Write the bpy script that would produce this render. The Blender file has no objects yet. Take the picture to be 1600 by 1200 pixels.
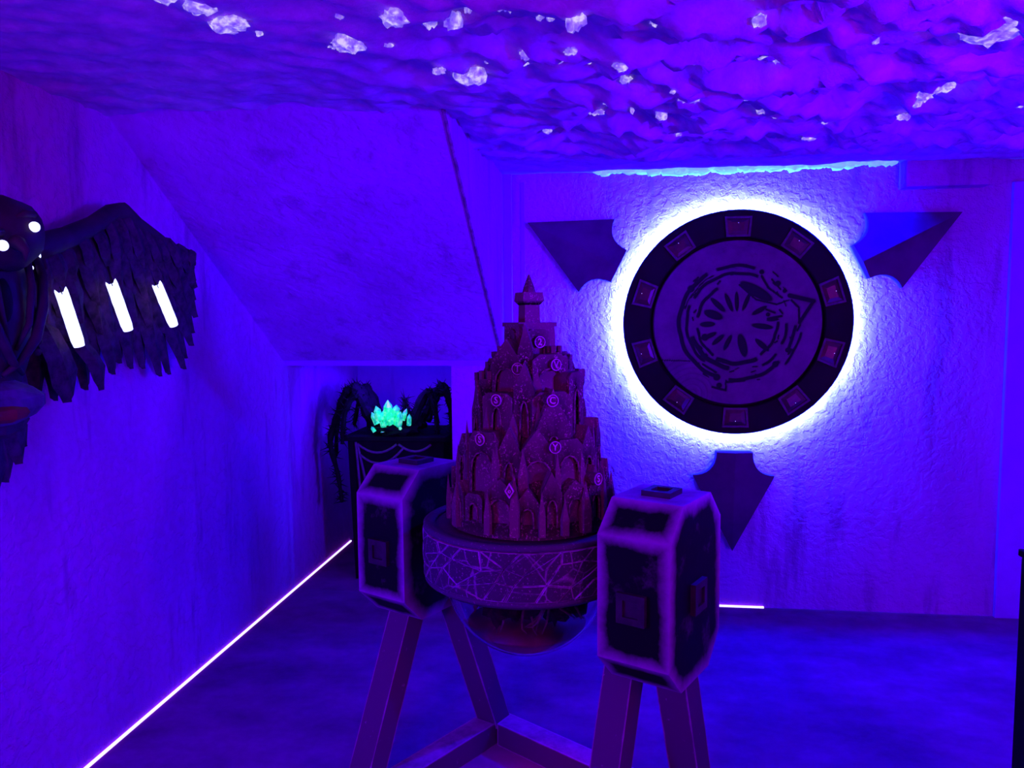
import bpy, bmesh, math, random
from mathutils import Vector, Matrix, noise

random.seed(11)
PI = math.pi
scene = bpy.context.scene
COL = scene.collection

# ------------------------------------------------------------------ camera
cam_d = bpy.data.cameras.new('camera')
cam_d.sensor_width = 36.0
cam_d.lens = 27.0
cam_d.clip_start = 0.02
cam = bpy.data.objects.new('camera', cam_d)
COL.objects.link(cam)
_y, _p, _r = math.radians(7.31), math.radians(4.817), math.radians(-0.5)
_f = Vector((-math.sin(_y) * math.cos(_p), math.cos(_y) * math.cos(_p), -math.sin(_p)))
_rt = Vector((math.cos(_y), math.sin(_y), 0))
_up = _rt.cross(_f)
_r2 = _rt * math.cos(_r) + _up * math.sin(_r)
_u2 = -_rt * math.sin(_r) + _up * math.cos(_r)
cam.matrix_world = Matrix(((_r2.x, _u2.x, -_f.x, 0), (_r2.y, _u2.y, -_f.y, 0), (_r2.z, _u2.z, -_f.z, 1.5), (0, 0, 0, 1)))
scene.camera = cam

# ------------------------------------------------------------------ world, exposure, lamps
scene.view_settings.view_transform = 'Standard'
scene.view_settings.look = 'None'
scene.view_settings.exposure = 0.0
scene.view_settings.gamma = 1.0
scene.view_settings.use_curve_mapping = False
world = bpy.data.worlds.new('world')
scene.world = world
world.use_nodes = True
world.node_tree.nodes['Background'].inputs[0].default_value = (0.05, 0.0, 0.4, 1)
world.node_tree.nodes['Background'].inputs[1].default_value = 0.02


def area(name, loc, target, size, color, power):
    d = bpy.data.lights.new(name, 'AREA')
    d.shape = 'DISK'
    d.size = size
    d.color = color
    d.energy = power
    o = bpy.data.objects.new(name, d)
    o.location = loc
    o.rotation_euler = (Vector(target) - Vector(loc)).to_track_quat('-Z', 'Y').to_euler()
    COL.objects.link(o)
    return o


def spot(name, loc, target, angle, color, power, size=0.15):
    d = bpy.data.lights.new(name, 'SPOT')
    d.spot_size = math.radians(angle)
    d.spot_blend = 1.0
    d.shadow_soft_size = size
    d.color = color
    d.energy = power
    o = bpy.data.objects.new(name, d)
    o.location = loc
    o.rotation_euler = (Vector(target) - Vector(loc)).to_track_quat('-Z', 'Y').to_euler()
    COL.objects.link(o)
    return o


spot('blue_spot', (2.2, 0.7, 1.6), (-0.8, 3.4, 1.80), 46, (0.045, 0.0, 1.0), 1050)
area('blue_lamp', (2.2, 0.9, 1.75), (-0.6, 3.6, 1.4), 0.5, (0.05, 0.0, 1.0), 8)
area('blue_uplight', (1.7, 1.5, 0.35), (0.2, 2.9, 2.3), 0.4, (0.03, 0.0, 1.0), 48)
area('violet_lamp', (-0.9, -0.6, 1.9), (-1.5, 2.6, 1.4), 0.6, (1.0, 0.0, 0.9), 12)
area('violet_lamp_2', (2.3, -0.3, 1.9), (1.2, 4.0, 1.4), 0.5, (0.40, 0.0, 1.0), 9)
area('red_lamp', (1.9, 0.7, 1.3), (1.4, 2.2, 2.26), 0.3, (1.0, 0.015, 0.35), 9)
area('magenta_lamp', (1.5, -0.3, 1.3), (-0.1, 2.2, 0.8), 0.4, (0.60, 0.015, 0.95), 10)
area('blue_fill_left', (-1.25, 1.05, 1.0), (-0.5, 2.3, 1.0), 0.3, (0.05, 0.0, 1.0), 17)  # added out-of-view fill for the left faces of castle, drum and pods
spot('red_floor_fill', (-0.244, 2.2, 0.512), (-0.244, 2.2, 0.0), 84, (1.0, 0.0, 0.3), 3.2, 0.03)  # unseen spot added below the bowl to redden the floor
spot('blue_fill_back', (1.27, 3.955, 2.19), (0.75, 3.1, 0.0), 150, (0.0, 0.0, 1.0), 430, 0.03)  # added fill at the wall top, in place of the ring's blue spill
area('niche_fill', (-1.25, 4.18, 1.22), (-1.35, 5.2, 0.7), 0.2, (0.05, 0.0, 1.0), 13)  # unseen fill added to brighten the inside of the niche

# ------------------------------------------------------------------ helpers
WORLD = {}


class MB:
    """collects vertices (world coordinates) and faces of one mesh"""
    def __init__(self):
        self.v, self.f, self.w = [], [], []

    def add(self, vs, fs, w=None):
        b = len(self.v)
        self.v += [Vector(p) for p in vs]
        self.w += (list(w) if w is not None else [1.0] * len(vs))
        self.f += [tuple(i + b for i in q) for q in fs]
        return self

    def box(self, lo, hi):
        x0, y0, z0 = lo
        x1, y1, z1 = hi
        return self.add([(x0, y0, z0), (x1, y0, z0), (x1, y1, z0), (x0, y1, z0), (x0, y0, z1), (x1, y0, z1), (x1, y1, z1), (x0, y1, z1)],
                        [(3, 2, 1, 0), (4, 5, 6, 7), (0, 1, 5, 4), (1, 2, 6, 5), (2, 3, 7, 6), (3, 0, 4, 7)])

    def hexa(self, p):
        """eight corners: bottom loop of four, top loop of four"""
        return self.add(p, [(3, 2, 1, 0), (4, 5, 6, 7), (0, 1, 5, 4), (1, 2, 6, 5), (2, 3, 7, 6), (3, 0, 4, 7)])

    def prism(self, outline, d):
        n = len(outline)
        d = Vector(d)
        vs = [Vector(p) for p in outline] + [Vector(p) + d for p in outline]
        fs = [tuple(range(n - 1, -1, -1)), tuple(range(n, 2 * n))] + [(i, (i + 1) % n, n + (i + 1) % n, n + i) for i in range(n)]
        return self.add(vs, fs)

    def ring_prism(self, outer, inner, d):
        """solid between two outlines with the same number of points, pushed along d"""
        n = len(outer)
        d = Vector(d)
        o, i_ = [Vector(p) for p in outer], [Vector(p) for p in inner]
        vs = o + i_ + [p + d for p in o] + [p + d for p in i_]
        fs = []
        for k in range(n):
            j = (k + 1) % n
            fs += [(k, n + k, n + j, j), (2 * n + k, 2 * n + j, 3 * n + j, 3 * n + k), (k, j, 2 * n + j, 2 * n + k), (n + k, 3 * n + k, 3 * n + j, n + j)]
        return self.add(vs, fs)

    def tube(self, pts, radii, n=8, squash=1.0, cap=True):
        pts = [Vector(p) for p in pts]
        if not hasattr(radii, '__len__'):
            radii = [radii] * len(pts)
        b = len(self.v)
        t0 = (pts[1] - pts[0]).normalized()
        ref = Vector((0, 0, 1)) if abs(t0.z) < 0.9 else Vector((1, 0, 0))
        a = t0.cross(ref).normalized()
        vs, fs = [], []
        for k, p in enumerate(pts):
            t = (pts[min(k + 1, len(pts) - 1)] - pts[max(k - 1, 0)]).normalized()
            a = (a - t * a.dot(t)).normalized()
            c = t.cross(a)
            for i in range(n):
                g = 2 * PI * i / n
                vs.append(p + (a * math.cos(g) + c * math.sin(g) * squash) * radii[k])
        for k in range(len(pts) - 1):
            for i in range(n):
                j = (i + 1) % n
                fs.append((k * n + i, k * n + j, (k + 1) * n + j, (k + 1) * n + i))
        if cap:
            fs.append(tuple(range(n - 1, -1, -1)))
            fs.append(tuple((len(pts) - 1) * n + i for i in range(n)))
        return self.add(vs, fs)

    def lathe(self, prof, c, n=48, close=False):
        """profile of (radius, z) turned about the vertical axis through c"""
        c = Vector(c)
        vs, fs = [], []
        m = len(prof)
        for r, z in prof:
            for i in range(n):
                g = 2 * PI * i / n
                vs.append(c + Vector((r * math.cos(g), r * math.sin(g), z)))
        for k in range(m if close else m - 1):
            k2 = (k + 1) % m
            for i in range(n):
                j = (i + 1) % n
                fs.append((k * n + i, k * n + j, k2 * n + j, k2 * n + i))
        if not close:
            if prof[0][0] > 1e-4:
                fs.append(tuple(range(n - 1, -1, -1)))
            if prof[-1][0] > 1e-4:
                fs.append(tuple((m - 1) * n + i for i in range(n)))
        return self.add(vs, fs)

    def ball(self, c, r, nu=14, nv=9, lump=0.0, freq=5.0, seed=0.0, rot=None):
        c = Vector(c)
        if not hasattr(r, '__len__'):
            r = (r, r, r)
        vs, fs = [], []
        for k in range(nv + 1):
            th = PI * k / nv
            for i in range(nu):
                g = 2 * PI * i / nu
                d = Vector((math.sin(th) * math.cos(g), math.sin(th) * math.sin(g), math.cos(th)))
                s = 1.0
                if lump:
                    s += lump * noise.noise(d * freq * 0.4 + Vector((seed, seed * 1.7, -seed)))
                q = Vector((d.x * r[0], d.y * r[1], d.z * r[2])) * s
                if rot:
                    q = rot @ q
                vs.append(c + q)
        for k in range(nv):
            for i in range(nu):
                j = (i + 1) % nu
                fs.append((k * nu + i, (k + 1) * nu + i, (k + 1) * nu + j, k * nu + j))
        return self.add(vs, fs)


def obj(name, mb, mat, parent=None, smooth=False, bevel=0.0, wear_inset=0.0):
    """links what an MB holds as ONE mesh object; children keep world coordinates through their thing's origin"""
    if parent is None:
        lo = Vector((min(p.x for p in mb.v), min(p.y for p in mb.v), min(p.z for p in mb.v)))
        hi = Vector((max(p.x for p in mb.v), max(p.y for p in mb.v), max(p.z for p in mb.v)))
        org = Vector(((lo.x + hi.x) / 2, (lo.y + hi.y) / 2, lo.z))
    else:
        org = WORLD[parent.name]
    me = bpy.data.meshes.new(name)
    me.from_pydata([p - org for p in mb.v], [], mb.f)
    bm = bmesh.new()
    bm.from_mesh(me)
    wl = bm.verts.layers.float.new('wear_light')
    bm.verts.ensure_lookup_table()
    for v, w in zip(bm.verts, mb.w):
        v[wl] = w
    bmesh.ops.remove_doubles(bm, verts=bm.verts, dist=1e-6)
    bmesh.ops.recalc_face_normals(bm, faces=bm.faces)
    if bevel:
        bmesh.ops.bevel(bm, geom=list(bm.edges), offset=bevel, segments=2, affect='EDGES', profile=0.5)
    if wear_inset:
        for v in bm.verts:
            v[wl] = 0.0
        old = set(bm.verts)
        fs = [f for f in bm.faces if f.calc_area() > 0.0009]
        bmesh.ops.inset_individual(bm, faces=fs, thickness=wear_inset[0])
        for v in bm.verts:
            v[wl] = 0.0 if v in old else (0.22 if all(f.normal.z > 0.95 for f in v.link_faces if all(q not in old for q in f.verts)) else 1.0)  # upward faces set paler: the light falling on them is put into the colour
    bm.to_mesh(me)
    bm.free()
    if smooth:
        for p in me.polygons:
            p.use_smooth = True
    me.materials.append(mat)
    o = bpy.data.objects.new(name, me)
    COL.objects.link(o)
    if parent is None:
        o.location = org
        WORLD[o.name] = org
    else:
        o.parent = parent
        WORLD[o.name] = org
    return o


def tag(o, label=None, cat=None, group=None, kind=None):
    for k, v in (('label', label), ('category', cat), ('group', group), ('kind', kind)):
        if v:
            o[k] = v
    return o


def thing(name, label, cat, loc, group=None):
    o = bpy.data.objects.new(name, None)
    o.empty_display_size = 0.05
    o.location = loc
    COL.objects.link(o)
    WORLD[o.name] = Vector(loc)
    return tag(o, label, cat, group)


def struct(name, mb, mat, label=None, **kw):
    return tag(obj(name, mb, mat, **kw), label, None, None, 'structure')


def text_part(name, body, mat, parent, M, size):
    """a flat carved letter: font curve turned into a mesh and put where M says"""
    cu = bpy.data.curves.new(name, 'FONT')
    cu.body = body
    cu.size = size
    cu.align_x = 'CENTER'
    cu.align_y = 'CENTER'
    cu.extrude = 0.0015
    cu.offset = 0.0004
    cu.resolution_u = 3
    tmp = bpy.data.objects.new('letter', cu)
    COL.objects.link(tmp)
    bpy.context.view_layer.update()
    me = bpy.data.meshes.new_from_object(tmp.evaluated_get(bpy.context.evaluated_depsgraph_get()))
    COL.objects.unlink(tmp)
    bpy.data.objects.remove(tmp)
    org = WORLD[parent.name]
    me.transform(Matrix.Translation(-org) @ M)
    me.name = name
    me.materials.clear()
    me.materials.append(mat)
    o = bpy.data.objects.new(name, me)
    COL.objects.link(o)
    o.parent = parent
    WORLD[o.name] = org
    return o


# ------------------------------------------------------------------ materials
class NT:
    def __init__(self, name):
        self.m = bpy.data.materials.new(name)
        self.m.use_nodes = True
        self.t = self.m.node_tree
        self.b = self.t.nodes['Principled BSDF']
        self.out = self.t.nodes['Material Output']
        self.pos = None

    def n(self, kind, **kw):
        x = self.t.nodes.new(kind)
        for k, v in kw.items():
            if k in x.inputs:
                x.inputs[k].default_value = v
            else:
                setattr(x, k, v)
        return x

    def link(self, a, b):
        self.t.links.new(a, b)

    def coords(self, scale=(1, 1, 1)):
        g = self.n('ShaderNodeNewGeometry')
        m = self.n('ShaderNodeMapping')
        m.inputs['Scale'].default_value = scale
        self.link(g.outputs['Position'], m.inputs['Vector'])
        return m.outputs[0]

    def noise(self, scale, detail=5.0, rough=0.55, stretch=(1, 1, 1)):
        x = self.n('ShaderNodeTexNoise')
        x.inputs['Scale'].default_value = scale
        x.inputs['Detail'].default_value = detail
        x.inputs['Roughness'].default_value = rough
        self.link(self.coords(stretch), x.inputs['Vector'])
        return x.outputs['Fac']

    def ramp(self, src, stops):
        r = self.n('ShaderNodeValToRGB')
        while len(r.color_ramp.elements) < len(stops):
            r.color_ramp.elements.new(0.5)
        for e, (p, c) in zip(r.color_ramp.elements, stops):
            e.position = p
            e.color = (c[0], c[1], c[2], 1) if hasattr(c, '__len__') else (c, c, c, 1)
        self.link(src, r.inputs[0])
        return r.outputs[0]

    def mix(self, fac, a, b, mode='MIX'):
        x = self.n('ShaderNodeMix', data_type='RGBA', blend_type=mode)
        for s, i in ((fac, 0), (a, 6), (b, 7)):
            if hasattr(s, 'is_linked') or hasattr(s, 'links'):
                self.link(s, x.inputs[i])
            elif hasattr(s, '__len__'):
                x.inputs[i].default_value = (s[0], s[1], s[2], 1)
            else:
                x.inputs[i].default_value = s
        return x.outputs[2]

    def color(self, s):
        if hasattr(s, '__len__') and not hasattr(s, 'links'):
            self.b.inputs['Base Color'].default_value = (s[0], s[1], s[2], 1)
        else:
            self.link(s, self.b.inputs['Base Color'])
        return self

    def bump(self, src, strength=0.3, dist=0.01):
        x = self.n('ShaderNodeBump')
        x.inputs['Strength'].default_value = strength
        x.inputs['Distance'].default_value = dist
        self.link(src, x.inputs['Height'])
        self.link(x.outputs[0], self.b.inputs['Normal'])
        return self

    def set(self, rough=0.6, metal=0.0, spec=0.3):
        self.b.inputs['Roughness'].default_value = rough
        self.b.inputs['Metallic'].default_value = metal
        self.b.inputs['Specular IOR Level'].default_value = spec
        return self


def mat_plaster(name, c1, c2, bump=0.35, streak=0.35):
    t = NT(name)
    a = t.noise(2.2, 6, 0.6, (1.0, 1.0, 0.35))
    col = t.ramp(a, [(0.3, c2), (0.62, c1)])
    s = t.noise(3.0, 4, 0.65, (2.6, 2.6, 0.45))
    dark = t.ramp(s, [(0.56, 0.0), (0.72, streak)])
    col = t.mix(dark, col, (c2[0] * 0.3, c2[1] * 0.3, c2[2] * 0.35))
    t.color(col)
    n1 = t.noise(26, 4, 0.6)
    r1 = t.ramp(n1, [(0.42, 0.0), (0.56, 1.0)])
    t.bump(r1, bump, 0.006)
    return t.set(0.9, 0, 0.0).m


def mat_flat(name, c1, c2, scale=14, rough=0.6, spec=0.3, bump=0.2, bdist=0.004):
    t = NT(name)
    a = t.noise(scale, 5, 0.6)
    t.color(t.ramp(a, [(0.35, c2), (0.65, c1)]))
    t.bump(a, bump, bdist)
    return t.set(rough, 0, spec).m


def mat_worn(name, edge, core, speck, scale=22, lo=0.12, hi=0.62, rough=0.6, speck_at=0.66, patchy=False):
    """dark core with paler brushed edges: the 'wear' attribute is 0 on the edges and 1 on the middle of a face, lower on upward faces for painted-in light"""
    t = NT(name)
    at = t.n('ShaderNodeAttribute', attribute_name='wear_light')
    nz = t.noise(scale, 6, 0.7)
    ad = t.n('ShaderNodeMath', operation='MULTIPLY_ADD')
    t.link(nz, ad.inputs[0])
    ad.inputs[1].default_value = 1.3
    sb = t.n('ShaderNodeMath', operation='SUBTRACT')
    t.link(at.outputs['Fac'], sb.inputs[0])
    sb.inputs[1].default_value = 0.65
    t.link(sb.outputs[0], ad.inputs[2])
    col = t.ramp(ad.outputs[0], [(lo, edge), (hi, core)])
    if patchy:
        pz = t.noise(16, 4, 0.7)
        vo = t.n('ShaderNodeTexVoronoi', feature='DISTANCE_TO_EDGE')
        vo.inputs['Scale'].default_value = 12.0
        t.link(t.coords(), vo.inputs['Vector'])
        col = t.mix(t.ramp(vo.outputs['Distance'], [(0.008, 0.4), (0.03, 0.0)]), col, edge)
        col = t.mix(t.ramp(pz, [(0.36, 0.85), (0.52, 0.0)]), col, core)
    s2 = t.noise(scale * 5.0, 3, 0.7)
    col = t.mix(t.ramp(s2, [(speck_at, 0.0), (speck_at + 0.06, 0.6)]), col, speck)
    t.color(col)
    t.bump(nz, 0.25, 0.004)
    return t.set(rough, 0, 0.06).m


def mat_emit(name, color, strength, base=(0.8, 0.8, 0.8)):
    t = NT(name)
    t.color(base)
    t.b.inputs['Emission Color'].default_value = (color[0], color[1], color[2], 1)
    t.b.inputs['Emission Strength'].default_value = strength
    return t.set(0.5).m


M_WALL = mat_plaster('painted_plaster', (0.50, 0.05, 0.72), (0.36, 0.035, 0.52), 0.6, 0.5)
M_SLOPE = mat_plaster('sloped_plaster', (0.47, 0.05, 0.80), (0.34, 0.035, 0.58), 0.4, 0.4)
M_NICHE = mat_plaster('niche_plaster', (0.36, 0.16, 0.62), (0.26, 0.1, 0.46), 0.3, 0.3)
M_TRIM = mat_flat('painted_board', (0.36, 0.04, 0.90), (0.32, 0.03, 0.82), 9, 0.6, 0.3, 0.1)


def mat_floor():
    t = NT('stained_concrete')
    a = t.noise(1.7, 6, 0.62, (1.0, 1.6, 1.0))
    b = t.noise(7.0, 5, 0.7)
    c = t.mix(0.35, t.ramp(a, [(0.3, (0.10, 0.01, 0.12)), (0.68, (0.30, 0.02, 0.34))]), t.ramp(b, [(0.3, (0.08, 0.01, 0.10)), (0.7, (0.28, 0.02, 0.30))]))
    t.color(c)
    t.bump(b, 0.15, 0.004)
    return t.set(0.8, 0, 0.0).m


M_FLOOR = mat_floor()


def mat_cloud():
    t = NT('cotton_wool')
    a = t.noise(9, 6, 0.65)
    t.color(t.ramp(a, [(0.3, (0.36, 0.16, 0.62)), (0.7, (0.66, 0.34, 0.95))]))
    t.bump(t.noise(38, 5, 0.7), 0.5, 0.01)
    return t.set(0.95, 0, 0.0).m


M_CLOUD = mat_cloud()


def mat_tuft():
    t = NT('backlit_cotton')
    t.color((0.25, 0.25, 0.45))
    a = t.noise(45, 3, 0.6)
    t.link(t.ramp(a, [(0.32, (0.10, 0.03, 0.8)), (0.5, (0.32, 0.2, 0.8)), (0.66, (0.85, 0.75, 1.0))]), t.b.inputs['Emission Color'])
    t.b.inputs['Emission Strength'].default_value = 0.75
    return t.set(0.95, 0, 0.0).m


M_TUFT = mat_tuft()
M_LED = mat_emit('led_white', (0.72, 0.68, 1.0), 1.5)
M_RING = mat_emit('led_ring_light', (0.0100, 0.135, 1.0), 9000.0)
M_EYE = mat_emit('eye_light', (0.55, 0.6, 1.0), 2.0)
M_CANDLE = mat_emit('candle_glow', (0.5, 0.55, 1.0), 2.2)
M_PODS = mat_worn('worn_black_panel', (0.34, 0.05, 0.44), (0.006, 0.003, 0.012), (0.4, 0.1, 0.36), 9, -0.02, 0.92, 0.55, 0.74)
M_LEG = mat_worn('worn_beam', (0.42, 0.07, 0.46), (0.12, 0.02, 0.15), (0.4, 0.12, 0.42), 9, 0.05, 0.55, 0.5, 0.68)
M_STONE = mat_worn('carved_stone', (0.52, 0.22, 0.62), (0.06, 0.015, 0.08), (0.5, 0.2, 0.5), 30, 0.02, 0.42, 0.7, 0.60, True)
M_STONE_RIM = mat_worn('stone_rim', (0.40, 0.08, 0.48), (0.08, 0.02, 0.11), (0.4, 0.14, 0.42), 26, 0.0, 0.5, 0.6, 0.62)
M_BLACK = mat_flat('matt_black', (0.010, 0.006, 0.012), (0.005, 0.003, 0.008), 20, 0.7, 0.06)
M_FEATHER = mat_flat('dark_feather', (0.06, 0.015, 0.07), (0.02, 0.006, 0.028), 34, 0.7, 0.06, 0.4)
M_BIRD = mat_flat('dark_resin', (0.04, 0.012, 0.05), (0.02, 0.006, 0.028), 14, 0.6, 0.10, 0.25)
M_PERCH = mat_flat('grey_stone', (0.10, 0.03, 0.22), (0.04, 0.012, 0.09), 12, 0.7, 0.2, 0.4, 0.01)
M_REDSTONE = mat_flat('red_stone', (0.16, 0.01, 0.02), (0.08, 0.004, 0.012), 12, 0.7, 0.2, 0.3)
M_ARROW = mat_flat('slate_metal', (0.09, 0.01, 0.12), (0.055, 0.006, 0.08), 6, 0.5, 0.15, 0.08)
M_DISC = mat_flat('medallion_rim', (0.014, 0.004, 0.012), (0.008, 0.002, 0.008), 5, 0.6, 0.08, 0.1)
M_TILE = mat_flat('tile_frame', (0.11, 0.03, 0.10), (0.06, 0.02, 0.06), 40, 0.6, 0.3, 0.3)
M_GEM = mat_flat('red_tile', (0.055, 0.004, 0.012), (0.016, 0.002, 0.008), 30, 0.35, 0.5, 0.3)


def mat_relief():
    t = NT('carved_medallion')
    at = t.n('ShaderNodeAttribute', attribute_name='wear_light')
    a = t.noise(10, 6, 0.65)
    c = t.ramp(a, [(0.3, (0.10, 0.02, 0.11)), (0.7, (0.17, 0.035, 0.17))])
    c = t.mix(t.ramp(at.outputs['Fac'], [(0.25, 1.0), (0.75, 0.0)]), c, (0.02, 0.006, 0.03))
    t.color(c)
    t.bump(t.noise(60, 4, 0.7), 0.3, 0.003)
    return t.set(0.7, 0, 0.06).m


M_RELIEF = mat_relief()


def mat_castle():
    t = NT('drybrushed_stone')
    a = t.noise(18, 6, 0.7)
    c = t.ramp(a, [(0.3, (0.005, 0.0015, 0.004)), (0.7, (0.018, 0.005, 0.009))])
    s = t.noise(150, 3, 0.75)
    big = t.noise(22, 3, 0.6)
    m = t.n('ShaderNodeMath', operation='MULTIPLY')
    t.link(t.ramp(s, [(0.56, 0.0), (0.64, 1.0)]), m.inputs[0])
    t.link(t.ramp(big, [(0.42, 0.10), (0.60, 0.9)]), m.inputs[1])
    c = t.mix(m.outputs[0], c, (0.60, 0.24, 0.34))
    g = t.n('ShaderNodeNewGeometry')
    c = t.mix(t.ramp(g.outputs['Pointiness'], [(0.54, 0.0), (0.64, 0.45)]), c, (0.35, 0.14, 0.22))
    t.color(c)
    t.bump(s, 0.4, 0.003)
    return t.set(0.85, 0, 0.02).m


M_CASTLE = mat_castle()
M_MOULD = mat_flat('rubbed_moulding', (0.30, 0.11, 0.18), (0.03, 0.01, 0.018), 70, 0.8, 0.02)
M_GLYPH = mat_flat('pale_carving', (0.75, 0.42, 0.62), (0.4, 0.2, 0.32), 60, 0.7, 0.2)
M_ROOT = mat_flat('root', (0.28, 0.09, 0.12), (0.12, 0.04, 0.06), 50, 0.7, 0.2)
M_EARTH = mat_flat('dark_earth', (0.05, 0.014, 0.02), (0.012, 0.004, 0.01), 26, 0.85, 0.1, 0.6, 0.02)
M_RESIN = mat_flat('dark_red_resin', (0.22, 0.006, 0.03), (0.10, 0.003, 0.02), 9, 0.35, 0.4, 0.1)


def mat_glass():
    t = NT('clear_glass')
    t.color((0.85, 0.85, 1.0))
    t.b.inputs['Transmission Weight'].default_value = 1.0
    t.b.inputs['IOR'].default_value = 1.2
    return t.set(0.02, 0, 0.4).m


M_GLASS = mat_glass()


def mat_crystal():
    t = NT('green_crystal')
    t.color((0.05, 0.6, 0.25))
    lw = t.n('ShaderNodeLayerWeight')
    lw.inputs[0].default_value = 0.35
    a = t.noise(38, 3, 0.6)
    c = t.ramp(a, [(0.36, (0.0, 0.22, 0.09)), (0.52, (0.01, 0.75, 0.30)), (0.7, (0.25, 1.0, 0.55))])
    t.link(c, t.b.inputs['Emission Color'])
    t.b.inputs['Emission Strength'].default_value = 0.75
    return t.set(0.15, 0, 0.6).m


M_CRYSTAL = mat_crystal()

# ------------------------------------------------------------------ room
XL, XR, YF, YB, ZC = -1.758, 2.6, -1.2, 4.0, 2.262
XN = -0.838          # right side of the niche opening
XD = -0.555          # dormer cheek
T = 0.12
struct('floor', MB().box((XL - T, YF - T, -T), (XR + T, 5.3, 0)), M_FLOOR, 'stained dark floor of the room')
struct('ceiling', MB().box((XL - T, YF - T, ZC), (XR + T, YB + T, ZC + T)), M_WALL, 'flat ceiling above the cotton clouds')
struct('wall_left', MB().box((XL - T, YF - T, 0), (XL, 5.3, ZC)), M_WALL, 'long plaster wall that carries the winged sculpture')
struct('wall_right', MB().box((XR, YF - T, 0), (XR + T, YB + T, ZC)), M_WALL, 'plaster wall opposite the winged sculpture')
struct('wall_front', MB().box((XL, YF - T, 0), (XR, YF, ZC)), M_WALL, 'plaster wall facing the medallion wall')
struct('wall_back', MB().box((XD, YB, 0), (XR + T, YB + T, ZC)), M_WALL, 'rough plaster wall behind the glowing round medallion')
struct('wall_knee', MB().box((XN, YB, 0), (XD, YB + T, 1.29)).box((XL, YB, 1.262), (XN, YB + T, 1.29)), M_WALL, 'low wall around the niche opening under the slope')
struct('ceiling_slope', MB().prism([(XL, 2.515, 2.267), (XL, 3.965, 1.288), (XL, 4.12, 1.288), (XL, 4.12, 1.36), (XL, 2.62, 2.38)], (XD - XL, 0, 0)), M_SLOPE, 'sloped plaster ceiling above the niche')
struct('wall_dormer', MB().prism([(XD - 0.002, 2.52, 2.262), (XD - 0.002, 3.97, 1.286), (XD - 0.002, 4.0, 1.286), (XD - 0.002, 4.0, 2.262)], (0.006, 0, 0)), M_WALL, 'triangular cheek wall between the slope and the medallion wall')
struct('wall_niche', MB().box((XL, 5.2, 0), (XN + T, 5.3, 1.262)).box((XN, YB + T, 0), (XN + T, 5.2, 1.262)).box((XL, YB + T, 1.262), (XN + T, 5.3, 1.34)), M_NICHE, 'dark inner walls of the niche behind the spider stand')
struct('trim_1', MB().box((1.897, 3.975, 0), (2.20, 4.0, 2.13)), M_TRIM, 'plain upright board beside the medallion wall', bevel=0.003)
struct('trim_2', MB().box((XD + 0.004, 3.985, 0), (XD + 0.05, 4.0, 2.25)), M_TRIM, 'narrow upright board in the corner beside the castle tip', bevel=0.003)
struct('trim_3', MB().box((1.385, 3.90, 2.108), (1.765, 4.0, 2.262)), M_WALL, 'shallow boxed bulkhead under the ceiling edge', bevel=0.004)
struct('trim_4', MB().box((XL, 3.985, 1.258), (XD, 4.0, 1.29)), M_TRIM, 'thin head board over the niche opening', bevel=0.002)
struct('trim_6', MB().tube([(XD - 0.004, 2.55, 2.243), (XD - 0.004, 3.96, 1.292)], 0.007, 6), mat_flat('dark_seam', (0.28, 0.03, 0.34), (0.12, 0.015, 0.16), 30, 0.9, 0.02, 0.5), 'dark ragged seam along the edge of the slope')  # thin dark tube laid along this edge
struct('trim_5', MB().box((-0.46, 3.994, 0.05), (-0.44, 4.0, 2.2)), M_TRIM, 'slim plaster edge beside the corner board')

# ------------------------------------------------------------------ cotton cloud ceiling
cloud = thing('cloud_ceiling', 'lumpy cotton cloud lining across the ceiling with glowing tufts', 'cloud decoration', (0.4, 2.3, 2.2))


def cloud_z(x, y):
    p = Vector((x * 1.0, y * 1.35, 3.1))
    amp = 0.25 + 0.75 * min(1, max(0, (x + 1.0) / 1.1))
    d = 0.0
    for s, a in ((2.7, 0.05), (6.5, 0.042), (14.0, 0.024), (27.0, 0.011)):
        d += a * (1 - abs(noise.noise(p * s)) * 2.0)
    d += 0.02 * noise.noise(p * 1.2)
    e = min(1, max(0, (3.99 - y) / 0.06))
    lip = 0.020 * math.exp(-((y - 3.84) / 0.07) ** 2) * (1 + 0.3 * noise.noise(p * 4.0)) * min(1, max(0, (x + 0.6) / 0.3))
    e2 = min(1, max(0.12, (3.9 - y) / 0.7))
    return ZC - 0.012 - max(0.004, (d + 0.012) * amp) * e2 - lip


mb = MB()
nx, ny = 200, 165
for j in range(ny + 1):
    for i in range(nx + 1):
        x = XL + (XR - XL) * i / nx
        y = 0.7 + (3.995 - 0.7) * j / ny
        mb.v.append(Vector((x, y, cloud_z(x, y))))
        mb.w.append(1.0)
for j in range(ny):
    for i in range(nx):
        xm = XL + (XR - XL) * (i + 0.5) / nx
        ym = 0.7 + 3.295 * (j + 0.5) / ny
        if xm < XD and ym > 2.60:
            continue
        a = j * (nx + 1) + i
        mb.f.append((a, a + nx + 1, a + nx + 2, a + 1))
o = obj('cotton_layer', mb, M_CLOUD, cloud, smooth=True)
o['kind'] = 'stuff'
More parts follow.
